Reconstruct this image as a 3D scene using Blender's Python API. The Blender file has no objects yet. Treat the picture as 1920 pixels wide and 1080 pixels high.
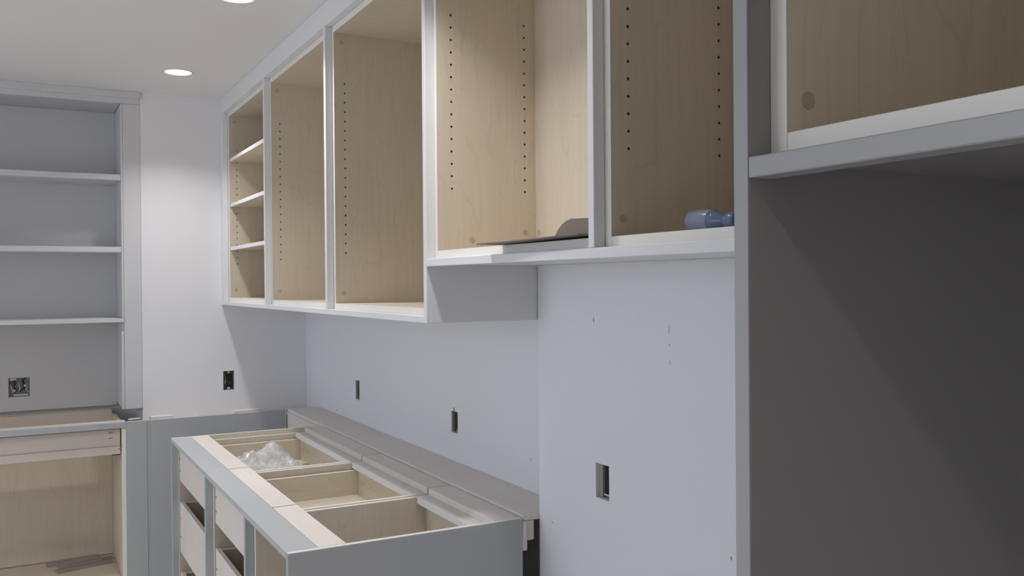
import bpy, bmesh, math, random
from mathutils import Matrix, Vector, noise

random.seed(7)
scene = bpy.context.scene
COL = scene.collection

# ------------------------------------------------------------------ camera
F_PX = 1694.71
YAW, PITCH, ROLL = 0.5004, -0.0061, -0.0076
CAM = Vector((-1.3616, -4.8068, 1.5410))
_f = Vector((math.sin(YAW) * math.cos(PITCH), math.cos(YAW) * math.cos(PITCH), math.sin(PITCH)))
_r = Vector((math.cos(YAW), -math.sin(YAW), 0.0))
_u = _r.cross(_f)
_r2 = _r * math.cos(ROLL) + _u * math.sin(ROLL)
_u2 = -_r * math.sin(ROLL) + _u * math.cos(ROLL)
cam_data = bpy.data.cameras.new('camera')
cam_data.sensor_width = 36.0
cam_data.lens = F_PX / 1920.0 * 36.0
cam_data.clip_start = 0.02
cam = bpy.data.objects.new('camera', cam_data)
COL.objects.link(cam)
m = Matrix((( _r2.x, _u2.x, -_f.x, CAM.x), (_r2.y, _u2.y, -_f.y, CAM.y), (_r2.z, _u2.z, -_f.z, CAM.z), (0, 0, 0, 1)))
cam.matrix_world = m
scene.camera = cam

# ------------------------------------------------------------------ light and exposure
scene.view_settings.view_transform = 'Standard'
scene.view_settings.look = 'None'
scene.view_settings.gamma = 1.0
scene.view_settings.use_curve_mapping = False
scene.view_settings.exposure = 0.09
world = bpy.data.worlds.new('world')
scene.world = world
world.use_nodes = True
_bg = world.node_tree.nodes['Background']
_bg.inputs[0].default_value = (0.80, 0.88, 1.0, 1)
_bg.inputs[1].default_value = 0.4
LAMP_STRENGTH = 3.0              # glow of the lens itself
LAMP_POWER, LAMP_SPREAD = 4.0, 116.0   # beam of each recessed light
DAY_POWER = 60.0
FILL_POWER = 8.0  # strength of the added fill that lifts faces turned to the camera
ZC = 2.4946                       # ceiling height
LAMPS = [(-0.722, -0.538), (-0.716, -1.737), (-0.716, -2.94),
         (-1.57, -4.98)] + [(x, y) for x in (-2.45, -3.75) for y in (-0.538, -1.737, -2.94)] \
    + [(x, y) for x in (-1.57, -2.9) for y in (-6.25, -7.45, -8.4)]  # both grids are unseen lights added to lift fill from left and behind
day = bpy.data.lights.new('daylight', 'AREA')
day.shape = 'RECTANGLE'; day.size = 2.4; day.size_y = 1.4
day.energy = DAY_POWER; day.color = (0.76, 0.86, 1.0)
day_o = bpy.data.objects.new('daylight', day); COL.objects.link(day_o)
day_o.location = (-4.78, -2.3, 1.65); day_o.rotation_euler = (0, math.radians(-90), 0)
fill = day.copy(); fill.size = 2.6; fill.size_y = 1.5; fill.energy = FILL_POWER; fill.color = (1.0, .96, .92)  # added warm fill from behind the camera, no window known there
fill_o = bpy.data.objects.new('rear_fill', fill); COL.objects.link(fill_o)
fill_o.location = (-2.6, -9.40, 1.55); fill_o.rotation_euler = (math.radians(-90), 0, math.radians(180))
if hasattr(scene, 'cycles'):
    scene.cycles.max_bounces = 10
    scene.cycles.diffuse_bounces = 6
    scene.cycles.transparent_max_bounces = 12

# ------------------------------------------------------------------ materials
def new_mat(name):
    mt = bpy.data.materials.new(name); mt.use_nodes = True
    nt = mt.node_tree
    return mt, nt, nt.nodes['Principled BSDF']

def paint(name, rgb, rough=0.5, var=0.04, bump=0.02, scale=40.0, spec=0.35, vs=3.0):
    mt, nt, b = new_mat(name)
    tc = nt.nodes.new('ShaderNodeTexCoord')
    n = nt.nodes.new('ShaderNodeTexNoise'); n.inputs['Scale'].default_value = vs; n.inputs['Detail'].default_value = 3
    nt.links.new(tc.outputs['Object'], n.inputs['Vector'])
    mx = nt.nodes.new('ShaderNodeMix'); mx.data_type = 'RGBA'
    mx.inputs['A'].default_value = (*[c * (1 - var) for c in rgb], 1)
    mx.inputs['B'].default_value = (*[min(1, c * (1 + var)) for c in rgb], 1)
    nt.links.new(n.outputs['Fac'], mx.inputs['Factor'])
    nt.links.new(mx.outputs['Result'], b.inputs['Base Color'])
    b.inputs['Roughness'].default_value = rough
    b.inputs['Specular IOR Level'].default_value = spec
    n2 = nt.nodes.new('ShaderNodeTexNoise'); n2.inputs['Scale'].default_value = scale; n2.inputs['Detail'].default_value = 4
    nt.links.new(tc.outputs['Object'], n2.inputs['Vector'])
    bp = nt.nodes.new('ShaderNodeBump'); bp.inputs['Strength'].default_value = bump; bp.inputs['Distance'].default_value = 0.01
    nt.links.new(n2.outputs['Fac'], bp.inputs['Height'])
    nt.links.new(bp.outputs['Normal'], b.inputs['Normal'])
    return mt

def wood(name, light, dark, axis='Z', rough=0.45, fine=0.5, figure=0.75, spec=0.3):
    mt, nt, b = new_mat(name)
    tc = nt.nodes.new('ShaderNodeTexCoord')
    def mapping(along, across):
        mp = nt.nodes.new('ShaderNodeMapping')
        s = [across, across, across]; s['XYZ'.index(axis)] = along
        mp.inputs['Scale'].default_value = s
        nt.links.new(tc.outputs['Object'], mp.inputs['Vector'])
        return mp
    # fine streaks along the grain
    n1 = nt.nodes.new('ShaderNodeTexNoise'); n1.inputs['Scale'].default_value = 1.0; n1.inputs['Detail'].default_value = 3
    nt.links.new(mapping(3.0, 90.0).outputs[0], n1.inputs['Vector'])
    # broad figure: contour lines of a stretched noise
    n2 = nt.nodes.new('ShaderNodeTexNoise'); n2.inputs['Scale'].default_value = 1.0; n2.inputs['Detail'].default_value = 2
    n2.inputs['Distortion'].default_value = 0.4
    nt.links.new(mapping(1.3, 7.0).outputs[0], n2.inputs['Vector'])
    ml = nt.nodes.new('ShaderNodeMath'); ml.operation = 'MULTIPLY'; ml.inputs[1].default_value = 14.0
    nt.links.new(n2.outputs['Fac'], ml.inputs[0])
    fr = nt.nodes.new('ShaderNodeMath'); fr.operation = 'FRACT'; nt.links.new(ml.outputs[0], fr.inputs[0])
    cr = nt.nodes.new('ShaderNodeValToRGB')
    cr.color_ramp.elements[0].position = 0.0; cr.color_ramp.elements[0].color = (0.55, 0.55, 0.55, 1)
    cr.color_ramp.elements[1].position = 1.0; cr.color_ramp.elements[1].color = (0.35, 0.35, 0.35, 1)
    e = cr.color_ramp.elements.new(0.06); e.color = (0.95, 0.95, 0.95, 1)
    e = cr.color_ramp.elements.new(0.12); e.color = (0.4, 0.4, 0.4, 1)
    nt.links.new(fr.outputs[0], cr.inputs[0])
    # blotches
    n3 = nt.nodes.new('ShaderNodeTexNoise'); n3.inputs['Scale'].default_value = 1.0; n3.inputs['Detail'].default_value = 2
    nt.links.new(mapping(1.5, 5.0).outputs[0], n3.inputs['Vector'])
    a1 = nt.nodes.new('ShaderNodeMath'); a1.operation = 'MULTIPLY'; a1.inputs[1].default_value = fine
    nt.links.new(n1.outputs['Fac'], a1.inputs[0])
    a2 = nt.nodes.new('ShaderNodeMath'); a2.operation = 'MULTIPLY_ADD'; a2.inputs[1].default_value = figure * 0.55
    nt.links.new(cr.outputs[0], a2.inputs[0]); nt.links.new(a1.outputs[0], a2.inputs[2])
    a3 = nt.nodes.new('ShaderNodeMath'); a3.operation = 'MULTIPLY_ADD'; a3.inputs[1].default_value = 0.45
    nt.links.new(n3.outputs['Fac'], a3.inputs[0]); nt.links.new(a2.outputs[0], a3.inputs[2])
    mx = nt.nodes.new('ShaderNodeMix'); mx.data_type = 'RGBA'; mx.clamp_factor = True
    mx.inputs['A'].default_value = (*light, 1); mx.inputs['B'].default_value = (*dark, 1)
    sub = nt.nodes.new('ShaderNodeMath'); sub.operation = 'SUBTRACT'; sub.inputs[1].default_value = 0.25; sub.use_clamp = True
    nt.links.new(a3.outputs[0], sub.inputs[0])
    nt.links.new(sub.outputs[0], mx.inputs['Factor'])
    nt.links.new(mx.outputs['Result'], b.inputs['Base Color'])
    b.inputs['Roughness'].default_value = rough
    b.inputs['Specular IOR Level'].default_value = spec
    return mt

def plain(name, rgb, rough=0.5, metal=0.0, spec=0.5):
    return_m, nt, b = new_mat(name)
    tc = nt.nodes.new('ShaderNodeTexCoord')
    n = nt.nodes.new('ShaderNodeTexNoise'); n.inputs['Scale'].default_value = 60
    nt.links.new(tc.outputs['Object'], n.inputs['Vector'])
    mx = nt.nodes.new('ShaderNodeMix'); mx.data_type = 'RGBA'
    mx.inputs['A'].default_value = (*[c * .85 for c in rgb], 1); mx.inputs['B'].default_value = (*[min(1, c * 1.12) for c in rgb], 1)
    nt.links.new(n.outputs['Fac'], mx.inputs['Factor']); nt.links.new(mx.outputs['Result'], b.inputs['Base Color'])
    b.inputs['Roughness'].default_value = rough; b.inputs['Metallic'].default_value = metal
    b.inputs['Specular IOR Level'].default_value = spec
    return return_m

def emitter(name, rgb, s):
    mt, nt, b = new_mat(name)
    b.inputs['Base Color'].default_value = (0.8, 0.8, 0.8, 1)
    b.inputs['Emission Color'].default_value = (*rgb, 1)
    b.inputs['Emission Strength'].default_value = s
    return mt

def wall_paint(name, rgb, marks=()):
    """drywall paint; marks = (point, semi-axes) of old screw holes and scuffs in the wall"""
    mt = paint(name, rgb, rough=0.75, var=0.02, bump=0.03, scale=220, spec=0.2, vs=1.5)
    if not marks:
        return mt
    nt = mt.node_tree; b = nt.nodes['Principled BSDF']
    src = b.inputs['Base Color'].links[0].from_socket
    geo = nt.nodes.new('ShaderNodeTexCoord')
    prev = None
    for p, s in marks:
        v = nt.nodes.new('ShaderNodeVectorMath'); v.operation = 'SUBTRACT'; v.inputs[1].default_value = p
        nt.links.new(geo.outputs['Object'], v.inputs[0])
        d = nt.nodes.new('ShaderNodeVectorMath'); d.operation = 'DIVIDE'; d.inputs[1].default_value = s
        nt.links.new(v.outputs[0], d.inputs[0])
        l = nt.nodes.new('ShaderNodeVectorMath'); l.operation = 'LENGTH'; nt.links.new(d.outputs[0], l.inputs[0])
        if prev is None:
            prev = l.outputs['Value']
        else:
            mn = nt.nodes.new('ShaderNodeMath'); mn.operation = 'MINIMUM'
            nt.links.new(prev, mn.inputs[0]); nt.links.new(l.outputs['Value'], mn.inputs[1]); prev = mn.outputs[0]
    mr = nt.nodes.new('ShaderNodeMapRange'); mr.inputs['From Min'].default_value = 0.7; mr.inputs['From Max'].default_value = 1.3
    mr.inputs['To Min'].default_value = 0.75; mr.inputs['To Max'].default_value = 0.0
    nt.links.new(prev, mr.inputs['Value'])
    mx = nt.nodes.new('ShaderNodeMix'); mx.data_type = 'RGBA'
    nt.links.new(mr.outputs['Result'], mx.inputs['Factor']); nt.links.new(src, mx.inputs['A'])
    mx.inputs['B'].default_value = (0.16, 0.15, 0.15, 1)
    nt.links.new(mx.outputs['Result'], b.inputs['Base Color'])
    return mt

M = {}
M['wall'] = wall_paint('wall_paint', (0.80, 0.80, 0.82))
M['wall_r'] = wall_paint('wall_paint_right', (0.78, 0.79, 0.82), [
    ((-.11, -2.938, 1.4465), (.03, .0025, .006)), ((-.11, -3.234, 1.4351), (.03, .0012, .011)),
    ((-.11, -3.2346, 1.4012), (.03, .0016, .003)), ((-.11, -3.2361, 1.3628), (.03, .0012, .006)),
    ((-.11, -3.4267, .9837), (.03, .003, .004)), ((0, -.528, .9245), (.03, .006, .004)),
    ((0, -2.427, 1.004), (.03, .002, .004)), ((-.11, -2.735, .897), (.03, .002, .003))])
M['ceiling'] = wall_paint('ceiling_paint', (0.80, 0.79, 0.79))
M['floor'] = wood('floor_wood', (.60, .58, .56), (.50, .48, .46), 'Y', rough=.5)
M['white'] = paint('white_cabinet_paint', (0.75, 0.75, 0.765), rough=0.35, var=0.015, bump=0.01)
M['bookwhite'] = paint('bookcase_trim_paint', (0.63, 0.63, 0.645), rough=0.45, var=0.02, bump=0.01)
M['shelfgrey'] = paint('pale_grey_paint', (0.60, 0.595, 0.60), rough=0.45, var=0.02, bump=0.01)
M['grey'] = paint('grey_cabinet_paint', (0.43, 0.44, 0.45), rough=0.4, var=0.02, bump=0.01)
M['strip'] = paint('grey_blue_paint', (0.47, 0.495, 0.51), rough=0.4, var=0.02, bump=0.01)
M['stile'] = paint('stile_paint', (0.43, 0.445, 0.455), rough=0.4, var=0.02, bump=0.01)
M['cream'] = paint('cream_edge_band', (0.80, 0.775, 0.725), rough=0.4, var=0.015, bump=0.01)
M['panel'] = paint('tall_panel_paint', (0.262, 0.25, 0.244), rough=0.4, var=0.02, bump=0.01)
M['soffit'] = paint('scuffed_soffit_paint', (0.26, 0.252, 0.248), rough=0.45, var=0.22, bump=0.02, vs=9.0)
M['edge'] = paint('panel_edge_paint', (0.38, 0.38, 0.385), rough=0.4, var=0.02, bump=0.01)
M['maple'] = wood('maple_upright', (.70, .62, .505), (.53, .455, .36), 'Z')
M['maple_y'] = wood('maple_lengthwise', (.70, .62, .505), (.53, .455, .36), 'Y')
M['maple_x'] = wood('maple_crosswise', (.70, .63, .51), (.55, .47, .37), 'X')
M['ply'] = wood('raw_plywood', (.80, .745, .71), (.64, .58, .53), 'Y', rough=.65, spec=.15)
M['ply_z'] = wood('raw_plywood_upright', (.72, .67, .64), (.60, .54, .50), 'Z', rough=.65, spec=.15)
M['ply_x'] = wood('raw_plywood_crosswise', (.70, .62, .56), (.56, .48, .41), 'X', rough=.65, spec=.15)
M['cap'] = plain('brown_cap', (.50, .41, .31), .5)
M['cap2'] = plain('dark_cap', (.44, .36, .25), .5)
M['bore'] = plain('drilled_bore', (.16, .11, .07), .9)
M['dark'] = plain('dark_cavity', (.05, .05, .05), .9)
M['steel'] = plain('galvanised_steel', (.32, .32, .31), .45, .6)
M['chrome'] = plain('bright_metal', (.85, .85, .85), .12, 1.0)
M['wire'] = plain('black_wire', (.05, .05, .055), .5)
M['boxgrey'] = plain('box_plastic', (.15, .15, .14), .6)
M['wire_w'] = plain('white_wire', (.55, .55, .56), .5)
M['stud'] = wood('framing_stud', (.40, .36, .32), (.27, .24, .20), 'Z', rough=.8)
M['cardboard'] = paint('brown_cardboard', (.20, .17, .145), rough=.85, var=.08, bump=.05, scale=120)
M['scrap'] = wood('scrap_wood', (.40, .345, .31), (.26, .22, .195), 'X', rough=.7)
M['trim'] = paint('lamp_trim', (.85, .85, .85), rough=.4)
M['lamp'] = emitter('lamp_glow', (1.0, .98, .97), LAMP_STRENGTH)

# ------------------------------------------------------------------ helpers
def tag(o, label=None, cat=None, group=None, kind=None):
    if label: o['label'] = label
    if cat: o['category'] = cat
    if group: o['group'] = group
    if kind: o['kind'] = kind
    return o

def wloc(o):
    v = Vector(o.location)
    p = o.parent
    while p:
        v += Vector(p.location); p = p.parent
    return v

def thing(name, loc, label, cat, group=None):
    o = bpy.data.objects.new(name, None)
    o.empty_display_size = 0.05
    COL.objects.link(o); o.location = loc
    return tag(o, label, cat, group)

def link_bm(name, bm, mats, parent=None, origin=None):
    """bm in world coordinates -> one mesh object whose origin sits at its base"""
    if origin is None:
        xs = [v.co for v in bm.verts]
        lo = Vector((min(c.x for c in xs), min(c.y for c in xs), min(c.z for c in xs)))
        hi = Vector((max(c.x for c in xs), max(c.y for c in xs), max(c.z for c in xs)))
        origin = Vector(((lo.x + hi.x) / 2, (lo.y + hi.y) / 2, lo.z))
    origin = Vector(origin)
    bmesh.ops.translate(bm, verts=bm.verts, vec=-origin)
    me = bpy.data.meshes.new(name)
    bm.to_mesh(me); bm.free()
    if not isinstance(mats, (list, tuple)): mats = [mats]
    for q in mats: me.materials.append(M[q] if isinstance(q, str) else q)
    o = bpy.data.objects.new(name, me); COL.objects.link(o)
    if parent:
        o.parent = parent; o.location = origin - wloc(parent)
    else:
        o.location = origin
    return o

def bm_box(bm, x0, x1, y0, y1, z0, z1, bev=0.0012, mi=0):
    x0, x1 = min(x0, x1), max(x0, x1); y0, y1 = min(y0, y1), max(y0, y1); z0, z1 = min(z0, z1), max(z0, z1)
    vs = [bm.verts.new(c) for c in ((x0, y0, z0), (x1, y0, z0), (x1, y1, z0), (x0, y1, z0), (x0, y0, z1), (x1, y0, z1), (x1, y1, z1), (x0, y1, z1))]
    fs = [bm.faces.new([vs[i] for i in q]) for q in ((0, 3, 2, 1), (4, 5, 6, 7), (0, 1, 5, 4), (1, 2, 6, 5), (2, 3, 7, 6), (3, 0, 4, 7))]
    for q in fs: q.material_index = mi
    if bev:
        bmesh.ops.bevel(bm, geom=list({e for q in fs for e in q.edges}), offset=min(bev, .3 * min(x1 - x0, y1 - y0, z1 - z0)),
                        segments=1, affect='EDGES', profile=0.5, clamp_overlap=True)
    return bm

def box(name, x0, x1, y0, y1, z0, z1, mat, parent=None, front=None, bottom=None, top=None, bev=0.0012, near=None):
    """front: material of the -X face; bottom/top: -Z/+Z; near: -Y"""
    bm = bmesh.new()
    bm_box(bm, x0, x1, y0, y1, z0, z1, bev)
    mats = [mat]
    bm.normal_update()
    for key, ax, sg in ((front, 0, -1), (bottom, 2, -1), (top, 2, 1), (near, 1, -1)):
        if key:
            mats.append(key)
            for q in bm.faces:
                if q.normal[ax] * sg > 0.75: q.material_index = len(mats) - 1
    return link_bm(name, bm, mats, parent)

def drilled_panel(name, x0, x1, yf, th, z0, z1, cols, zs, mat, parent, front=None, rad=0.0031, depth=0.011):
    """upright panel, visible face at y = yf (facing -Y), with real bored shelf-pin holes"""
    bm = bmesh.new(); c = 0.006
    xb = sorted([x0, x1] + [q for x in cols for q in (x - c, x + c)])
    zb = sorted([z0, z1] + [q for z in zs for q in (z - c, z + c)])
    cache = {}
    def V(x, y, z):
        k = (round(x, 6), round(y, 6), round(z, 6))
        if k not in cache: cache[k] = bm.verts.new((x, y, z))
        return cache[k]
    for i in range(len(xb) - 1):
        for j in range(len(zb) - 1):
            cx, cz = (xb[i] + xb[i + 1]) / 2, (zb[j] + zb[j + 1]) / 2
            hole = any(abs(cx - x) < 1e-5 for x in cols) and any(abs(cz - z) < 1e-5 for z in zs)
            a, b_, d, e = (xb[i], zb[j]), (xb[i + 1], zb[j]), (xb[i + 1], zb[j + 1]), (xb[i], zb[j + 1])
            if not hole:
                bm.faces.new([V(p[0], yf, p[1]) for p in (a, b_, d, e)])
            else:
                sq = [a, b_, d, e]
                outer = []
                for k in range(4):
                    p, q = sq[k], sq[(k + 1) % 4]
                    outer += [p, ((p[0] + q[0]) / 2, (p[1] + q[1]) / 2)]
                ring = [(cx + rad * math.cos(-3 * math.pi / 4 + k * math.pi / 4), cz + rad * math.sin(-3 * math.pi / 4 + k * math.pi / 4)) for k in range(8)]
                fr = [V(p[0], yf, p[1]) for p in ring]; bk = [V(p[0], yf + depth, p[1]) for p in ring]
                for k in range(8):
                    k2 = (k + 1) % 8
                    bm.faces.new([V(outer[k][0], yf, outer[k][1]), V(outer[k2][0], yf, outer[k2][1]), fr[k2], fr[k]])
                    q = bm.faces.new([fr[k], fr[k2], bk[k2], bk[k]]); q.material_index = 2
                q = bm.faces.new(bk); q.material_index = 2
    yb = yf + th
    def quad(*p, mi=0):
        q = bm.faces.new([bm.verts.new(t) for t in p]); q.material_index = mi
    quad((x0, yf, z0), (x0, yf, z1), (x0, yb, z1), (x0, yb, z0), mi=1 if front else 0)
    quad((x1, yf, z1), (x1, yf, z0), (x1, yb, z0), (x1, yb, z1))
    quad((x1, yb, z0), (x0, yb, z0), (x0, yb, z1), (x1, yb, z1))
    quad((x0, yf, z0), (x0, yb, z0), (x1, yb, z0), (x1, yf, z0))
    quad((x0, yf, z1), (x1, yf, z1), (x1, yb, z1), (x0, yb, z1))
    return link_bm(name, bm, [mat, front or mat, 'bore'], parent)

def disc(name, center, axis, rad, th, mat, parent, seg=20, sx=1.0):
    bm = bmesh.new()
    bmesh.ops.create_cone(bm, cap_ends=True, segments=seg, radius1=rad, radius2=rad * .96, depth=th)
    if axis == 'Y': R = Matrix.Rotation(math.radians(90), 3, 'X')
    elif axis == 'X': R = Matrix.Rotation(math.radians(-90), 3, 'Y')
    else: R = Matrix.Identity(3)
    for v in bm.verts: v.co = R @ v.co + Vector(center)
    return link_bm(name, bm, mat, parent)

def tube(name, pts, rad, mat, parent, seg=8):
    """bent tube through pts (world)"""
    bm = bmesh.new(); rings = []
    P = [Vector(p) for p in pts]
    for i, p in enumerate(P):
        t = (P[min(i + 1, len(P) - 1)] - P[max(i - 1, 0)]).normalized()
        a = t.orthogonal().normalized() if abs(t.z) > .9 else t.cross(Vector((0, 0, 1))).normalized()
        b = t.cross(a)
        rings.append([bm.verts.new(p + rad * (a * math.cos(2 * math.pi * k / seg) + b * math.sin(2 * math.pi * k / seg))) for k in range(seg)])
    for A, B in zip(rings, rings[1:]):
        for k in range(seg): bm.faces.new([A[k], A[(k + 1) % seg], B[(k + 1) % seg], B[k]])
    bm.faces.new(rings[0][::-1]); bm.faces.new(rings[-1])
    for q in bm.faces: q.smooth = True
    return link_bm(name, bm, mat, parent)

def slab(bm, ax, face, back, a0, a1, z0, z1, holes):
    """wall slab with rectangular openings. ax='X': plane x=face, a = y;  ax='Y': plane y=face, a = x"""
    ab = sorted({a0, a1} | {h[i] for h in holes for i in (0, 1)})
    zb = sorted({z0, z1} | {h[i] for h in holes for i in (2, 3)})
    cache = {}
    def V(a, d, z):
        k = (round(a, 6), round(d, 6), round(z, 6))
        if k not in cache: cache[k] = bm.verts.new((d, a, z) if ax == 'X' else (a, d, z))
        return cache[k]
    def solid(i, j):
        if i < 0 or j < 0 or i >= len(ab) - 1 or j >= len(zb) - 1: return False
        ca, cz = (ab[i] + ab[i + 1]) / 2, (zb[j] + zb[j + 1]) / 2
        return not any(h[0] < ca < h[1] and h[2] < cz < h[3] for h in holes)
    for i in range(len(ab) - 1):
        for j in range(len(zb) - 1):
            if not solid(i, j): continue
            A, B, Z0, Z1 = ab[i], ab[i + 1], zb[j], zb[j + 1]
            bm.faces.new([V(A, face, Z0), V(B, face, Z0), V(B, face, Z1), V(A, face, Z1)])
            bm.faces.new([V(A, back, Z1), V(B, back, Z1), V(B, back, Z0), V(A, back, Z0)])
            for di, dj, e in ((-1, 0, ((A, Z0), (A, Z1))), (1, 0, ((B, Z0), (B, Z1))), (0, -1, ((A, Z0), (B, Z0))), (0, 1, ((A, Z1), (B, Z1)))):
                if not solid(i + di, j + dj):
                    (p, q), (s, t) = e
                    bm.faces.new([V(p, face, q), V(s, face, t), V(s, back, t), V(p, back, q)])

def finish_slab(name, bm, mat):
    bmesh.ops.recalc_face_normals(bm, faces=bm.faces)
    return tag(link_bm(name, bm, mat, origin=(0, 0, 0)), kind='structure')

# ------------------------------------------------------------------ the room
XL, YN = -4.6, -9.2              # left wall, wall behind the camera
STEP, YS = -0.11, -2.6655        # furred-out part of the right wall
NX = -0.8235                     # right edge of the bookcase niche in the far wall

# openings cut for electrical boxes (a0, a1, z0, z1)
H_FAR = [(-.4354, -.380, .9960, 1.0945)]
H_RIGHT = [(-.8600, -.8065, 1.0085, 1.098), (-1.9085, -1.8555, 1.006, 1.083), (-1.883, -1.872, 1.083, 1.096)]
H_STEP = [(-3.0005, -2.9433, 1.0085, 1.094)]

bm = bmesh.new(); bm_box(bm, XL - .3, .25, YN - .2, .6, -0.1, 0, 0)
tag(link_bm('floor', bm, 'floor', origin=(0, 0, 0)), kind='structure')
bm = bmesh.new(); bm_box(bm, XL - .3, .25, YN - .2, .6, ZC, ZC + .12, 0)
tag(link_bm('ceiling', bm, 'ceiling', origin=(0, 0, 0)), kind='structure')
bm = bmesh.new()
slab(bm, 'Y', 0.0, 0.335, NX, 0.12, 0, ZC, H_FAR)
slab(bm, 'Y', 0.335, 0.45, XL, NX + .14, 0, ZC, [])
slab(bm, 'Y', 0.0, 0.335, XL, -2.12, 0, ZC, [])
finish_slab('wall_back', bm, 'wall')
bm = bmesh.new()
slab(bm, 'X', 0.0, 0.16, YS, 0.0, 0, ZC, H_RIGHT)
slab(bm, 'X', STEP, 0.16, YN, YS, 0, ZC, H_STEP)
finish_slab('wall_right', bm, 'wall_r')
bm = bmesh.new(); slab(bm, 'X', XL, XL - .15, YN, 0.335, 0, ZC, [(-3.5, -1.1, .95, 2.35)])
finish_slab('wall_left', bm, 'wall')
bm = bmesh.new(); slab(bm, 'Y', YN, YN - .15, XL - .15, 0.12, 0, ZC, [(-3.9, -1.3, .80, 2.30)])
finish_slab('wall_front', bm, 'wall')
w = bpy.data.objects.new('fill_opening', None); COL.objects.link(w); w.location = (-2.6, YN, .80); tag(w, kind='structure')  # unseen opening with bars, added to carry the rear fill light
for a, b_ in ((-3.9, -3.85), (-1.35, -1.3), (-2.63, -2.57)): box('frame_bar', a, b_, YN - .09, YN - .03, .80, 2.30, 'white', w)
for a, b_ in ((.80, .85), (2.25, 2.30)): box('frame_bar', -3.85, -1.35, YN - .09, YN - .03, a, b_, 'white', w)
# window in the left wall (behind the viewer's shoulder): frame bars in the opening
w = bpy.data.objects.new('window_1', None); COL.objects.link(w); w.location = (XL, -2.3, .95); tag(w, kind='structure')
for a, b_ in ((-3.5, -3.45), (-1.15, -1.1), (-2.33, -2.27)): box('frame_bar', XL - .09, XL - .03, a, b_, .95, 2.35, 'white', w)
for a, b_ in ((.95, 1.0), (2.30, 2.35)): box('frame_bar', XL - .09, XL - .03, -3.45, -1.15, a, b_, 'white', w)

# ------------------------------------------------------------------ ceiling lights
def recessed_light(x, y, label):
    t = thing('recessed_light', (x, y, ZC), label, 'ceiling light', 'recessed lights')
    bm = bmesh.new(); n = 40
    prof = [(.058, ZC - .0002), (.0655, ZC - .0006), (.064, ZC - .003), (.057, ZC - .0034), (.0555, ZC - .0022)]
    rings = [[bm.verts.new((x + r * math.cos(2 * math.pi * k / n), y + r * math.sin(2 * math.pi * k / n), z)) for k in range(n)] for r, z in prof]
    for A, B in zip(rings, rings[1:] + rings[:1]):
        for k in range(n): bm.faces.new([A[k], A[(k + 1) % n], B[(k + 1) % n], B[k]])
    bmesh.ops.recalc_face_normals(bm, faces=bm.faces)
    link_bm('trim_ring', bm, 'trim', t)
    bm = bmesh.new()
    c = bm.verts.new((x, y, ZC - .0024)); rg = [bm.verts.new((x + .0555 * math.cos(2 * math.pi * k / n), y + .0555 * math.sin(2 * math.pi * k / n), ZC - .002)) for k in range(n)]
    for k in range(n): bm.faces.new([rg[(k + 1) % n], rg[k], c])
    ln = link_bm('lens', bm, 'lamp', t)
    ld = bpy.data.lights.new('downlight', 'AREA'); ld.shape = 'DISK'; ld.size = .108
    ld.energy = LAMP_POWER; ld.color = (1.0, .98, .97); ld.spread = math.radians(LAMP_SPREAD)
    lo = bpy.data.objects.new('downlight', ld); COL.objects.link(lo); lo.parent = t; lo.location = (0, 0, -.0045)
for i, (x, y) in enumerate(LAMPS):
    recessed_light(x, y, ['round white recessed light above the shelved wall cabinet, close to the far wall',
                          'round white recessed light above the middle base cabinet',
                          'round white recessed light above the cabinet holding cardboard'][i] if i < 3 else 'round white recessed light out of view, in a set mostly added as fill')

# ------------------------------------------------------------------ wall cabinets (uppers)
XU, XE = -.44, -.415             # front of frame strips, front of the boxes
HZ = [1.646 + .032 * k for k in range(19)]
HZR = [1.785 + .032 * k for k in range(15)]
G = .0004

def upper_box(label, yin_f, yin_n, tf, tn, zbot, xback, holes, cols, shelves=(), caps=(), zfloor_th=.0188, x_e=XE, top_z=2.4155, inner_top=2.393):
    """yin_f / yin_n: inner faces far and near; tf / tn: thickness of the side panels"""
    t = thing('wall_cabinet', ((x_e + xback) / 2, (yin_f + yin_n) / 2, zbot), label, 'cabinet', 'open wall cabinets')
    drilled_panel('side_panel', x_e, xback, yin_f, tf - G, zbot, top_z - G, cols, holes, 'maple', t, front='cream')
    box('side_panel', x_e, xback, yin_n - tn + G, yin_n, zbot, top_z - G, 'maple', t, front='cream')
    fl = zbot + zfloor_th
    box('bottom_panel', x_e, xback, yin_n, yin_f, zbot, fl, 'maple_x', t, front='cream', bottom='white', bev=.0006)
    box('top_panel', x_e, xback, yin_n, yin_f, inner_top, top_z - G, 'maple_x', t, front='cream', bev=.0006)
    box('back_panel', xback - .012, xback - G, yin_n, yin_f, fl, inner_top, 'maple', t, bev=0)
    for k, z in enumerate(shelves):
        box('shelf', x_e + .004, xback - .013, yin_n + .001, yin_f - .001, z, z + .0185, 'maple_y', t, front='white')
    for c in caps:
        if c[0] == 'Y': disc('screw_cap', (c[1], yin_f - .0004, c[2]), 'Y', .0078, .0008, 'cap', t)
        else: disc('screw_cap', (xback - .0124, c[1], c[2]), 'X', .0078, .0008, 'cap', t)
    return t

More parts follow.
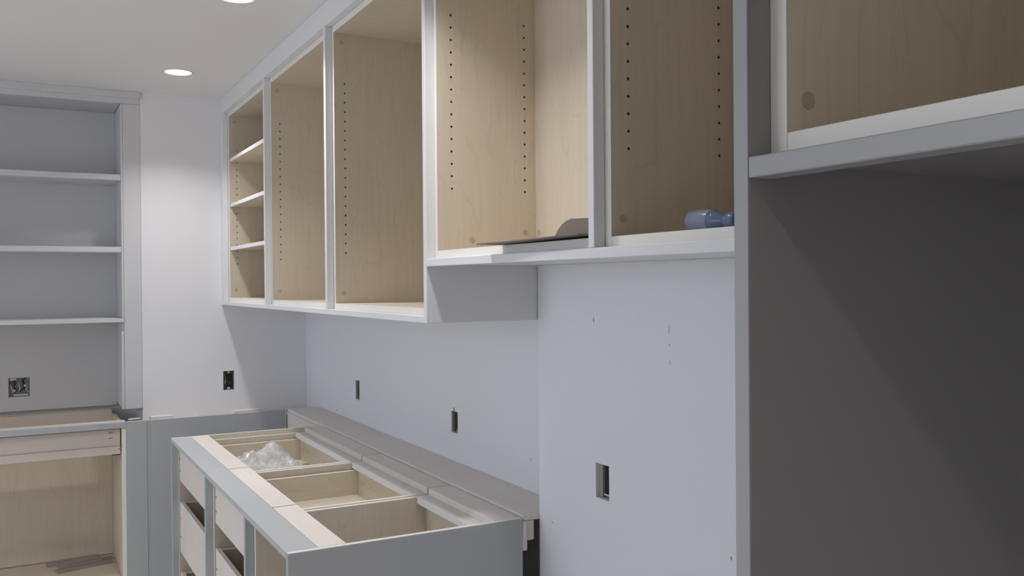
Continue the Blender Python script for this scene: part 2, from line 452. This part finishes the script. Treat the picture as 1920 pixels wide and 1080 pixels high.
ZB1 = 1.4375
zbx = ZB1 + .0185
upper_box('open maple wall cabinet with three white-edged shelves, against the far wall', -.095, -.9085, .033, .026, zbx, -.001, HZ, [-.378, -.065],
          shelves=(1.7145, 1.934, 2.163), caps=(('Y', -.386, 1.515), ('Y', -.389, 2.367)))
upper_box('open maple wall cabinet with one row of pin holes, beside the shelved cabinet', -.962, -1.776, .026, .026, zbx, -.001, HZ, [-.378, -.065],
          caps=(('Y', -.384, 1.511), ('Y', -.389, 2.363)))
c3 = upper_box('open maple wall cabinet ending in a painted side panel that hangs lower than its neighbour', -1.829, -2.617, .026, .026, zbx, -.001, HZ, [-.378, -.065],
          caps=(('Y', -.386, 1.510), ('Y', -.387, 2.363)))
box('end_panel', XU, -.001, -2.663, -2.6438, ZB1, 2.4155 - G, 'white', c3)
zbr = 1.6034
upper_box('open maple wall cabinet holding a piece of torn cardboard', -2.680, -3.3965, .0165, .028, zbr, STEP - .001, HZR, [-.3735, -.1565],
          caps=(('Y', -.317, 1.654), ('Y', -.1562, 1.6757), ('X', -2.6894 - .006, 1.675)), zfloor_th=.0206)
upper_box('open maple wall cabinet holding a blue plastic bottle', -3.4535, -4.118, .028, .020, zbr, STEP - .001, HZR, [-.3755, -.1584],
          caps=(('Y', -.3886, 1.656),), zfloor_th=.0200)

fr = thing('cabinet_face_frame', (XU, -1.33, ZB1), 'white face frame with deep strips across the three lower wall cabinets', 'face frame')
box('frieze', XU, XE - G, -2.6430, -.0005, 2.4155, ZC - .0004, 'white', fr)
box('top_filler', XE, XE + .018, -2.6430, -.0005, 2.4155, ZC - .0004, 'white', fr)
box('stile', XU, XE - G, -.0625, -.0005, ZB1 + .0188, 2.4152, 'white', fr)
for yc in (-.935, -1.8015): box('stile', XU, XE - G, yc - .0098, yc + .0098, ZB1 + .0188, 2.4152, 'white', fr)
box('bottom_rail', XU, -.002, -2.6434, -.0005, ZB1, ZB1 + .0183, 'white', fr)
fr = thing('cabinet_face_frame', (XU, -3.4, 1.584), 'white face frame with long ledge under the two higher wall cabinets', 'face frame')
box('frieze', XU, XE - G, -4.1385, -2.6635, 2.4155, ZC - .0004, 'white', fr)
box('stile', XU, XE - G, -3.4343, -3.4150, 1.6036, 2.4152, 'white', fr)
box('ledge', XU, XE - G, -4.1385, -2.6636, 1.5838, 1.6032, 'white', fr)
box('soffit', XE, STEP - .001, -4.1385, -2.6636, 1.5872, 1.6030, 'white', fr)
box('scribe_strip', STEP - .013, STEP - .001, -4.1385, -2.6666, 1.5836, 1.5870, 'white', fr)

# ------------------------------------------------------------------ refrigerator bay
PX = -.75
t = thing('refrigerator_side_panel', (-.43, -4.1485, 0), 'tall grey painted panel standing between wall cabinets and the refrigerator bay', 'panel')
box('panel_board', PX + .0015, STEP - .001, -4.1582, -4.1392, 0.0, ZC - .0005, 'panel', t)
box('front_edge', PX, PX + .0014, -4.1582, -4.1392, 0.0, ZC - .0005, 'edge', t, bev=.0005)
FE = -.72
t = thing('refrigerator_cabinet', (-.42, -4.6, 1.639), 'deep open maple cabinet above the empty refrigerator bay', 'cabinet')
drilled_panel('side_panel', FE, STEP - .001, -4.1794, .0206, 1.659, ZC - .08, [], [], 'maple', t, front='cream')
box('side_panel', FE, STEP - .001, -5.0580, -5.0376, 1.659, ZC - .08, 'maple', t, front='cream')
box('bottom_panel', FE, STEP - .001, -5.0375, -4.1795, 1.659, 1.6813, 'maple_x', t, front='cream', bottom='grey', bev=.0006)
box('top_panel', FE, STEP - .001, -5.0375, -4.1795, ZC - .10, ZC - .0801, 'maple_x', t, front='cream')
box('back_panel', STEP - .014, STEP - .0015, -5.0375, -4.1795, 1.6815, ZC - .1002, 'maple', t, bev=0)
box('frieze', PX, FE - .0005, -5.058, -4.1588, ZC - .08, ZC - .0005, 'white', t)
box('ledge', PX, FE - .0005, -5.058, -4.1588, 1.639, 1.6588, 'edge', t)
box('soffit', FE, STEP - .001, -5.0580, -4.1588, 1.6545, 1.6587, 'soffit', t, bev=.0005)
disc('screw_cap', (-.6916, -4.1798, 1.714), 'Y', .0090, .0008, 'cap2', t)
t = thing('refrigerator_side_panel', (-.43, -5.07, 0), 'unseen tall grey panel added on the near side to shade the refrigerator bay', 'panel')
box('panel_board', PX, STEP - .001, -5.0776, -5.0586, 0.0, ZC - .0005, 'panel', t)  # out of view, added to block lamp and bounce light into the bay

# ------------------------------------------------------------------ base cabinets on the right wall
BX, BZ = -.805, .9               # front and top
BYF, BYN = -.797, -2.668         # far and near end
BXI = -.7795                     # box fronts, behind the frame strips
BXB = -.1645                     # back of the boxes
J1, J2 = -1.582, -2.200
ZT = BZ - .019

def drawer(cab, y_far, y_near, z0, z1, label=None, xf=BXI + .003, xb=-.2580, th=.0155):
    d = box('drawer', xf, xf + th, y_near, y_far, z0, z1, 'ply_z', cab, bev=.001)
    zs = z1 - .005
    zb = z1 - .100 if z1 > .8 else z0 + .012
    box('drawer_side', xf + th + G, xb, y_far - .0145, y_far, zb - .012, zs, 'maple_x', d, top='cream')
    box('drawer_side', xf + th + G, xb, y_near, y_near + .0145, zb - .012, zs, 'maple_x', d, top='cream')
    box('drawer_back', xb - .0145, xb, y_near + .0147, y_far - .0147, zb, zs, 'maple_y', d)
    box('drawer_bottom', xf + th + G, xb - .0147, y_near + .0147, y_far - .0147, zb, zb + .006, 'maple_x', d, bev=.0004)
    for k, z in enumerate((z0 + (z1 - z0) * .32, z0 + (z1 - z0) * .68)):
        disc('screw', (xf - .0003, y_far - .016, z), 'X', .0048, .0008, 'bore', d, seg=10)
    return d

def base_box(label, yf, yn, drawers, far_end=False, near_end=False):
    t = thing('base_cabinet', ((BX + BXB) / 2, (yf + yn) / 2, 0), label, 'cabinet', 'open-topped base cabinets')
    s = .0165
    zs = BZ - .0006
    f0, n0 = yf - .0050, yn + .0050
    if far_end:
        box('end_panel', BX, BXB, yf - .0165, yf, 0, BZ, 'grey', t, top='cream', near='maple')
        f0 = yf - .0175
    if near_end:
        box('end_panel', BX, BXB, yn, yn + .0165, 0, BZ, 'grey', t, top='cream')
        n0 = yn + .0172
    def base_side(ya, yb, ztop):
        bm = bmesh.new()
        bm_box(bm, BXI, -.2884, ya, yb, 0.0, ztop, .0008)
        bm_box(bm, -.2884, BXB, ya, yb, 0.0, .8608, .0008)
        bm.normal_update()
        for q in bm.faces:
            if q.normal.z > .75 or q.normal.x < -.75: q.material_index = 1
        link_bm('side_panel', bm, ['maple', 'cream'], t)
    base_side(f0 - s, f0, ZT - .0002)
    if not near_end:
        base_side(n0, n0 + s, ZT - .0002)
        n1 = n0 + s
    else:
        n1 = n0
    gap = .0015
    a, b_ = (f0 if not far_end else yf - .017), (n0 if not near_end else yn + .017)
    box('front_stretcher', -.7262, -.6555, b_, a, ZT + .0002, BZ + .0004, 'ply', t, bev=.0008)
    box('back_stretcher', -.2877, -.2425, n1 + .0004 if near_end else n0, f0, .8612, .8812, 'ply', t, front='white', bev=.0008)
    box('back_rail', -.2420, -.1650, n1 + .0004 if near_end else n0, f0, .8612, BZ + .0004, 'ply', t, bev=.0008)
    box('back_panel', -.2565, -.2445, n1 + .0004, f0 - s - .0004, .122, .8606, 'maple', t, bev=0)
    box('bottom_panel', BXI, -.1700, n1 + .0004, f0 - s - .0004, .105, .1215, 'maple_x', t, front='cream')
    box('kick_board', BXI + .06, BXI + .076, n1 + .0004, f0 - s - .0004, 0.0, .1046, 'grey', t)
    if not far_end:
        box('stile', BX, BXI - G, yf + .004 - .0098, yf + .004 + .0098, .105, ZT + .0006, 'stile', t)
    else:
        box('stile', BX, BXI - G, BYF - .0250, BYF - .0170, .105, ZT + .0006, 'stile', t)
    for z0, z1 in drawers:
        drawer(t, f0 - s - .009, n1 + .009, z0, z1)
    return t

DR = [(.727, .862), (.43, .640), (.14, .345)]
bc1 = base_box('open-topped grey base cabinet with drawer boxes, a clear plastic bag in its top drawer', BYF, J1 + .0, DR, far_end=True)
bc2 = base_box('open-topped grey base cabinet with an empty top drawer, between two others', J1, J2, DR)
bc3 = base_box('open-topped grey base cabinet without drawers, with a plain grey end panel', J2, BYN, [], near_end=True)

bm = bmesh.new(); bm_box(bm, BX, -.7268, BYN + .0168, BYF - .0168, ZT + .001, BZ + .0006)
tag(link_bm('top_rail_board', bm, 'strip'), 'long flat grey-blue painted rail along the front top of the base cabinets', 'rail')

CZ = .9062
t = thing('counter_filler_board', (-.08, -1.4, CZ - .016), 'long raw plywood filler board closing the gap between base cabinets and wall', 'board')
box('board', -.1600, -.0015, -2.664, -.225, CZ - .0155, CZ, 'ply', t)
t = thing('plywood_cleat', (-.156, -1.4, .81), 'plywood cleat behind the base cabinets, the longer and deeper of two', 'board')
box('cleat_board', -.1640, -.1500, -2.6676, -.2240, .811, CZ - .0160, 'ply', t)
bm = None
for k in range(2): box('ply_layer', -.1612 + k * .005, -.1592 + k * .005, -2.6682, -2.6677, .812, CZ - .017, 'cream', t, bev=0)
t = thing('plywood_cleat', (-.139, -2.6, .838), 'short plywood cleat block hanging below the filler board', 'board')
box('cleat_board', -.1496, -.1290, -2.6676, -2.40, .838, CZ - .0160, 'ply_z', t)

# ------------------------------------------------------------------ far wall: built-in bookcase
BB = .30
t = thing('built_in_bookcase', (-1.45, .15, .92), 'pale grey built-in bookcase with long shelves in the far wall niche', 'bookcase')
XB0 = -2.10
bm = bmesh.new(); slab(bm, 'Y', BB, BB + .018, XB0, -.9135, .922, 2.4340, [(-1.4069, -1.3137, .993, 1.0875)])
bmesh.ops.recalc_face_normals(bm, faces=bm.faces); link_bm('back_panel', bm, 'shelfgrey', t)
box('side_panel', -.9130, -.8945, .0205, BB + .018, .933, 2.4335, 'shelfgrey', t)
box('side_panel', XB0 - .0185, XB0 - .0005, .0205, BB + .018, .933, 2.4335, 'shelfgrey', t)
box('top_panel', XB0, -.9135, .0205, BB - .0005, 2.4345, 2.4525, 'shelfgrey', t)
box('stile', -.9034, NX - .0008, .0, .0200, .933, 2.4335, 'bookwhite', t)
box('inner_bead', -.9125, -.9042, .0012, .0202, 1.3810, 2.4335, 'bookwhite', t)
box('top_rail', XB0, NX - .0008, .0, .0200, 2.4345, ZC - .0006, 'bookwhite', t)
box('top_moulding', XB0, NX - .0008, -.012, -.0004, 2.4600, ZC - .0006, 'bookwhite', t)
box('inner_bead', -.9165, -.9045, .0012, .0202, .933, 1.315, 'bookwhite', t)
for z0, z1, xr in ((2.0566, 2.0845, -.9136), (1.7038, 1.7304, -.9136), (1.3607, 1.3795, -.9136)):
    s_ = box('shelf', XB0, xr, .004, BB - .0005, z0, z1, 'bookwhite', t)
box('shelf_nosing', XB0, -.9042, -.006, .0008, 1.3607, 1.3795, 'bookwhite', t)

# ------------------------------------------------------------------ far wall: base cabinet under the bookcase
FY = -.212
t = thing('base_cabinet', (-1.5, .05, 0), 'grey base cabinet with one maple drawer and wood scraps, below the bookcase', 'cabinet')
XS = -.9395
box('stile', -.9205, -.8292, FY, FY + .019, 0, BZ, 'stile', t)
box('side_panel', XS, -.9212, FY + .022, .318, 0.0, BZ - .02, 'maple', t, near='cream')
box('stile_return', XS + .0, -.9212, FY + .0032, FY + .0215, .0, .870, 'cream', t)
box('top_rail', -2.05, -.9212, FY, FY + .0195, .8715, BZ, 'stile', t)
box('top_stretcher', -2.05, -.9212, FY + .020, FY + .085, BZ - .017, BZ - .001, 'ply_x', t)
box('back_panel', -2.05, XS - .0005, .300, .317, .1515, .905, 'maple', t)
box('back_cleat', -2.05, XS - .0005, .279, .2995, .82, .900, 'ply_x', t)
box('floor_panel', -2.05, XS - .0005, FY + .004, .2995, .132, .150, 'maple_x', t)
box('bottom_rail', -2.05, -.9212, FY, FY + .0035, .10, .150, 'stile', t)
d = box('drawer', -1.98, XS - .005, FY + .028, FY + .044, .786, .8655, 'ply_x', t)
box('drawer_lip', -1.98, XS - .005, FY + .022, FY + .044, .748, .7855, 'ply_x', d)
box('drawer_side', XS - .0195, XS - .005, FY + .0445, .20, .752, .862, 'maple_x', d)
box('drawer_bottom', -1.98, XS - .02, FY + .0445, .20, .756, .763, 'maple_x', d)
for z in (.8503, .8245):
    tube('screw_pocket', [(-.995, FY + .0279, z - .001), (-.985, FY + .0277, z), (-.977, FY + .0276, z + .0005)], .0016, 'bore', d, 6)
disc('screw', (-.951, FY + .0215, .7725), 'Y', .0028, .001, 'bore', d, 8)
box('slide_bracket', -.982, XS - .0055, FY + .0205, FY + .06, .7430, .7474, 'wire', d)

t = thing('corner_filler_panel', (-.49, FY, 0), 'wide grey painted filler panel across the far corner', 'panel')
box('panel_board', -.8190, -.1725, FY, FY + .018, 0, BZ, 'grey', t)
box('batten', -.8290, -.8192, FY + .002, FY + .018, 0, BZ, 'stile', t)
box('raw_edge', -.1722, -.1655, FY, FY + .018, .0, BZ, 'ply_z', t)
box('support_cleat', -.8190, -.18, FY + .0185, FY + .0375, .78, .870, 'ply_x', t)
box('support_board', -.8190, -.0020, FY + .038, -.0015, .852, .870, 'ply_x', t)

# scraps on the floor of the far cabinet
def scrap(name, c, ln, wd, th, rz, label, cat, mat='scrap', tilt=0.0, group=None):
    bm = bmesh.new(); bm_box(bm, -ln / 2, ln / 2, -wd / 2, wd / 2, 0, th, .0008)
    o = link_bm(name, bm, mat, None, origin=(0, 0, 0))
    o.location = c; o.rotation_euler = (0, tilt, rz)
    return tag(o, label, cat, group)
FZ = .1502
scrap('wood_scrap', (-1.085, .125, FZ), .26, .05, .010, .22, 'flat pale wood strip at the bottom of the scrap pile in the far cabinet', 'wood strip')
scrap('wood_scrap', (-1.105, .155, FZ + .0104), .20, .045, .009, .12, 'thin wood strip lying across the scrap pile in the far cabinet', 'wood strip')
scrap('wood_scrap', (-1.100, .170, FZ + .0198), .15, .04, .008, .20, 'short thin wood strip on top of the scrap pile in the far cabinet', 'wood strip')
scrap('wood_scrap', (-1.130, .235, FZ), .24, .03, .020, .10, 'thicker wood strip behind the scrap pile in the far cabinet', 'wood strip')
scrap('wood_scrap', (-1.0, .215, FZ), .10, .035, .008, .05, 'small wood offcut next to the side of the far cabinet', 'wood strip')

# shims on the far corner
zsh = .8702  # top of the support board
for c, ln, wd, th, rz, lab in (((-.755, -.13, zsh), .10, .045, .036, .05, 'thick pale shim lying beside the bookcase niche on the far corner support'),
                               ((-.640, -.14, zsh), .12, .035, .022, .0, 'thin pale shim lying flat in the middle of the far corner support'),
                               ((-.330, -.11, zsh), .17, .05, .034, .12, 'pale wedge shim lying by the outlet wall near the corner')):
    scrap('wood_shim', c, ln, wd, th, rz, lab, 'shim', 'cream')
scrap('wood_shim', (-.880, -.155, BZ + .0002), .05, .02, .006, .3, 'tiny pale shim lying on top of the far cabinet rail', 'shim', 'cream')

# ------------------------------------------------------------------ electrical boxes
def open_box(name, parent, ax, a0, a1, z0, z1, d0, d1, mat, th=.0018):
    """five-sided box; opening at depth d0, bottom at d1; ax as in slab"""
    bm = bmesh.new()
    def B(p0, p1, q0, q1, r0, r1):
        if ax == 'X': bm_box(bm, q0, q1, p0, p1, r0, r1, 0)
        else: bm_box(bm, p0, p1, q0, q1, r0, r1, 0)
    B(a0, a0 + th, d0, d1, z0, z1); B(a1 - th, a1, d0, d1, z0, z1)
    B(a0 + th, a1 - th, d0, d1, z0, z0 + th); B(a0 + th, a1 - th, d0, d1, z1 - th, z1)
    B(a0 + th, a1 - th, d1 - th, d1, z0 + th, z1 - th)
    return link_bm(name, bm, mat, parent)

t = thing('outlet_box', (-1.36, BB, .993), 'wide open electrical box with loose wires in the bookcase back', 'outlet box')
open_box('box_shell', t, 'Y', -1.4060, -1.3146, .9940, 1.0868, BB + .004, BB + .030, 'steel')
box('mounting_tab', -1.402, -1.372, BB + .0045, BB + .0065, 1.074, 1.0845, 'wire_w', t)
box('mounting_tab', -1.385, -1.320, BB + .0045, BB + .0065, .9965, 1.006, 'wire_w', t)
for k in range(7):
    a = -1.398 + .0125 * k
    z = 1.015 + .008 * (k % 3)
    tube('wire', [(a, BB + .026, z + .05), (a + .012 * math.sin(k * 2.1), BB + .012, z + .035), (a + .01 * math.cos(k * 1.7), BB + .007, z + .012), (a + .012 * math.sin(k + 1), BB + .012, z - .006)], .0033, 'wire' if k % 3 else 'wire_w', t, 7)
for a, z in ((-1.381, 1.024), (-1.335, 1.047)):
    disc('wire_nut', (a, BB + .008, z), 'Y', .006, .012, 'wire_w', t, 10)

t = thing('outlet_box', (-.4077, 0, .996), 'open electrical box with wires in the lit far wall', 'outlet box')
open_box('box_shell', t, 'Y', -.4346, -.3808, .9968, 1.0937, .010, .036, 'boxgrey')
box('mounting_tab', -.412, -.402, .0105, .0125, 1.082, 1.0915, 'wire_w', t)
box('mounting_tab', -.414, -.401, .0105, .0125, .9990, 1.010, 'wire_w', t)
for k in range(4):
    a = -.424 + .011 * k
    tube('wire', [(a, .033, 1.075), (a + .004, .024, 1.055 - .01 * k), (a + .006 * math.sin(k), .016, 1.03), (a - .004, .026, 1.010)], .0035, 'stud' if k == 0 else 'wire', t, 7)

for (ya, yb, z0, z1), lab in ((H_RIGHT[0], 'narrow dark electrical cutout in the right wall nearest the far corner'),
                              (H_RIGHT[1], 'notched dark electrical cutout in the right wall above the middle base cabinet')):
    t = thing('outlet_box', (0, (ya + yb) / 2, z0), lab, 'outlet box')
    open_box('box_shell', t, 'X', ya + .0008, yb - .0008, z0 + .0008, z1 - .0008, .014, .045, 'boxgrey')
    box('mounting_tab', .0142, .016, ya + .016, yb - .010, z0 + .002, z0 + .011, 'steel', t)
    box('side_bracket', .002, .0135, yb - .0035, yb - .001, z0 + .004, z1 - .004, 'stud', t)
ya, yb, z0, z1 = H_STEP[0]
t = thing('outlet_box', (STEP, (ya + yb) / 2, z0), 'open electrical cutout with pale stud edge in the right wall below the ledge', 'outlet box')
open_box('box_shell', t, 'X', ya + .0008, ya + .040, z0 + .006, z1 - .0008, STEP + .013, STEP + .060, 'boxgrey')
box('stud_edge', STEP + .010, STEP + .040, yb - .0145, yb - .0006, z0 + .001, z1 - .001, 'stud', t)
box('box_rim', STEP + .0118, STEP + .0128, ya + .001, ya + .0385, z0 + .0065, z0 + .011, 'wire_w', t)
box('mounting_tab', STEP + .0118, STEP + .0128, ya + .004, ya + .012, z0 + .0112, z0 + .017, 'wire_w', t)

# ------------------------------------------------------------------ cardboard in the fourth wall cabinet
bm = bmesh.new()
outline = [(-.472, -3.016), (-.455, -3.10), (-.450, -3.20), (-.449, -3.30), (-.447, -3.392), (-.36, -3.392), (-.36, -3.30), (-.36, -3.20), (-.37, -3.10), (-.40, -3.040)]
def cz_at(x, y):
    return 1.6255 + .0035 * max(0, min(1, (-3.10 - y) / .3)) - (.001 if y > -3.05 else 0)
top = [bm.verts.new((x, y, cz_at(x, y) + .0028)) for x, y in outline]
bot = [bm.verts.new((x, y, cz_at(x, y))) for x, y in outline]
n = len(outline); h = n // 2
for k in range(h - 1):
    a, b_, c_, d_ = k, k + 1, n - 2 - k, n - 1 - k
    bm.faces.new([top[a], top[b_], top[c_], top[d_]]); bm.faces.new([bot[d_], bot[c_], bot[b_], bot[a]])
for k in range(n): bm.faces.new([top[(k + 1) % n], top[k], bot[k], bot[(k + 1) % n]])
bmesh.ops.recalc_face_normals(bm, faces=bm.faces)
t = thing('cardboard_piece', (-.41, -3.2, 1.625), 'torn brown cardboard sheet with a raised rounded flap on the ledge', 'cardboard')
link_bm('sheet', bm, 'cardboard', t)
bm = bmesh.new()
prof = [(-3.231, 0.0), (-3.243, .016), (-3.256, .026), (-3.270, .0325), (-3.289, .0355), (-3.392, .0315), (-3.392, 0.0)]
A = [bm.verts.new((-.4015 + .15 * z, y, 1.6313 + z)) for y, z in prof]; Bv = [bm.verts.new((-.3985 + .15 * z, y, 1.6313 + z)) for y, z in prof]
bm.faces.new(A); bm.faces.new(Bv[::-1])
for k in range(len(prof)): bm.faces.new([A[k], Bv[k], Bv[(k + 1) % len(prof)], A[(k + 1) % len(prof)]])
bmesh.ops.recalc_face_normals(bm, faces=bm.faces)
link_bm('flap', bm, 'cardboard', t)

# ------------------------------------------------------------------ blue plastic bottle in the fifth wall cabinet
def plastic(name, rgb, alpha_mix=.35):
    mt, nt, b = new_mat(name)
    b.inputs['Base Color'].default_value = (*rgb, 1); b.inputs['Roughness'].default_value = .22
    b.inputs['Transmission Weight'].default_value = alpha_mix; b.inputs['IOR'].default_value = 1.3
    tc = nt.nodes.new('ShaderNodeTexCoord'); nz = nt.nodes.new('ShaderNodeTexNoise'); nz.inputs['Scale'].default_value = 60
    nt.links.new(tc.outputs['Object'], nz.inputs['Vector'])
    bp = nt.nodes.new('ShaderNodeBump'); bp.inputs['Strength'].default_value = .15; bp.inputs['Distance'].default_value = .004
    nt.links.new(nz.outputs['Fac'], bp.inputs['Height']); nt.links.new(bp.outputs['Normal'], b.inputs['Normal'])
    return mt
M['plastic'] = plastic('pale_blue_plastic', (.34, .40, .54))
M['plastic_d'] = plastic('deep_blue_plastic', (.16, .23, .36), .2)
def lathe(name, profile, origin, direction, mat, parent, seg=28):
    d = Vector(direction).normalized(); a = d.orthogonal().normalized(); b = d.cross(a)
    bm = bmesh.new(); rings = []
    for s_, r in profile:
        p = Vector(origin) + d * s_
        rings.append([bm.verts.new(p + r * (a * math.cos(2 * math.pi * k / seg) + b * math.sin(2 * math.pi * k / seg))) for k in range(seg)])
    for A, B in zip(rings, rings[1:]):
        for k in range(seg): bm.faces.new([A[k], A[(k + 1) % seg], B[(k + 1) % seg], B[k]])
    bm.faces.new(rings[0][::-1]); bm.faces.new(rings[-1])
    bmesh.ops.recalc_face_normals(bm, faces=bm.faces)
    for q in bm.faces: q.smooth = len(q.verts) == 4
    return link_bm(name, bm, mat, parent)
R0 = .0205
bo = Vector((-.335, -3.585, 1.6236 + R0))
bdir = Vector((-.10, -1.0, -.055))
t = thing('plastic_bottle', (bo.x, bo.y - .06, 1.6236), 'translucent blue plastic bottle lying on its side', 'bottle')
lathe('body', [(0, .012), (.001, .0185), (.004, .0205), (.03, .0205), (.058, .0195), (.062, .0185)], bo, bdir, 'plastic', t)
lathe('shoulder', [(.0622, .0184), (.070, .0165), (.082, .012), (.088, .009), (.094, .0085)], bo, bdir, 'plastic_d', t)
lathe('spout', [(.0942, .0085), (.099, .0125), (.108, .015), (.125, .015), (.127, .013)], bo, bdir, 'plastic_d', t)

# ------------------------------------------------------------------ plastic bag of hardware in the far drawer
def bag_material():
    mt, nt, b = new_mat('clear_polythene')
    b.inputs['Base Color'].default_value = (.80, .81, .84, 1); b.inputs['Roughness'].default_value = .3
    out = nt.nodes['Material Output']
    tr = nt.nodes.new('ShaderNodeBsdfTransparent'); mx = nt.nodes.new('ShaderNodeMixShader')
    tc = nt.nodes.new('ShaderNodeTexCoord'); nz = nt.nodes.new('ShaderNodeTexNoise'); nz.inputs['Scale'].default_value = 22; nz.inputs['Detail'].default_value = 5
    nt.links.new(tc.outputs['Object'], nz.inputs['Vector'])
    mr = nt.nodes.new('ShaderNodeMapRange'); mr.inputs['From Min'].default_value = .3; mr.inputs['From Max'].default_value = .7
    mr.inputs['To Min'].default_value = .28; mr.inputs['To Max'].default_value = .85
    nt.links.new(nz.outputs['Fac'], mr.inputs['Value']); nt.links.new(mr.outputs['Result'], mx.inputs['Fac'])
    nt.links.new(tr.outputs[0], mx.inputs[1]); nt.links.new(b.outputs[0], mx.inputs[2]); nt.links.new(mx.outputs[0], out.inputs['Surface'])
    return mt
M['bag'] = bag_material()
DZ = .762 + .0062
t = thing('plastic_bag', (-.45, -1.13, DZ), 'crumpled clear plastic bag lying in the far top drawer', 'plastic bag')
bm = bmesh.new()
nx, ny = 24, 30
bx0, bx1, by0, by1 = -.668, -.318, -1.515, -.895
grid = [[None] * (ny + 1) for _ in range(nx + 1)]
for i in range(nx + 1):
    for j in range(ny + 1):
        u_, v_ = i / nx, j / ny
        x = bx0 + (bx1 - bx0) * u_; y = by0 + (by1 - by0) * v_
        e = min(1, 7 * min(u_, 1 - u_)) * min(1, 7 * min(v_, 1 - v_))
        pk = .085 * math.exp(-(((x + .425) / .055) ** 2 + ((y + 1.00) / .060) ** 2)) + .060 * math.exp(-(((x + .53) / .065) ** 2 + ((y + 1.06) / .080) ** 2)) \
            + .030 * math.exp(-(((x + .60) / .05) ** 2 + ((y + 1.15) / .10) ** 2))
        n1 = noise.noise(Vector((x * 11, y * 11, 1.3))); n2 = abs(noise.noise(Vector((x * 24, y * 24, 4.1)))); n3 = abs(noise.noise(Vector((x * 55, y * 55, 9.1))))
        z = DZ + .004 + e * (.020 + .022 * max(0, n1 + .2) + .022 * n2 + .004 * n3 + pk * (.9 + .35 * n2))
        grid[i][j] = bm.verts.new((x + .012 * noise.noise(Vector((y * 15, x * 9, 2))), y + .012 * noise.noise(Vector((x * 15, y * 9, 7))), z))
for i in range(nx):
    for j in range(ny): bm.faces.new([grid[i][j], grid[i + 1][j], grid[i + 1][j + 1], grid[i][j + 1]])
link_bm('bag_film', bm, 'bag', t)
def hinge(c, rz, label):
    t = thing('metal_hinge', c, label, 'hinge')
    x, y, z = c
    lathe('cup', [(0, .016), (.001, .0172), (.009, .0172), (.010, .0150), (.0085, .0135)], (x, y, z), (0, 0, 1), 'chrome', t, 18)
    o = box('arm', x - .008, x + .008, y - .055, y - .018, z, z + .009, 'chrome', t, bev=.003)
hinge((-.297, -1.03, DZ + .0003), 0, 'shiny metal hinge lying beside the plastic bag in the far drawer')
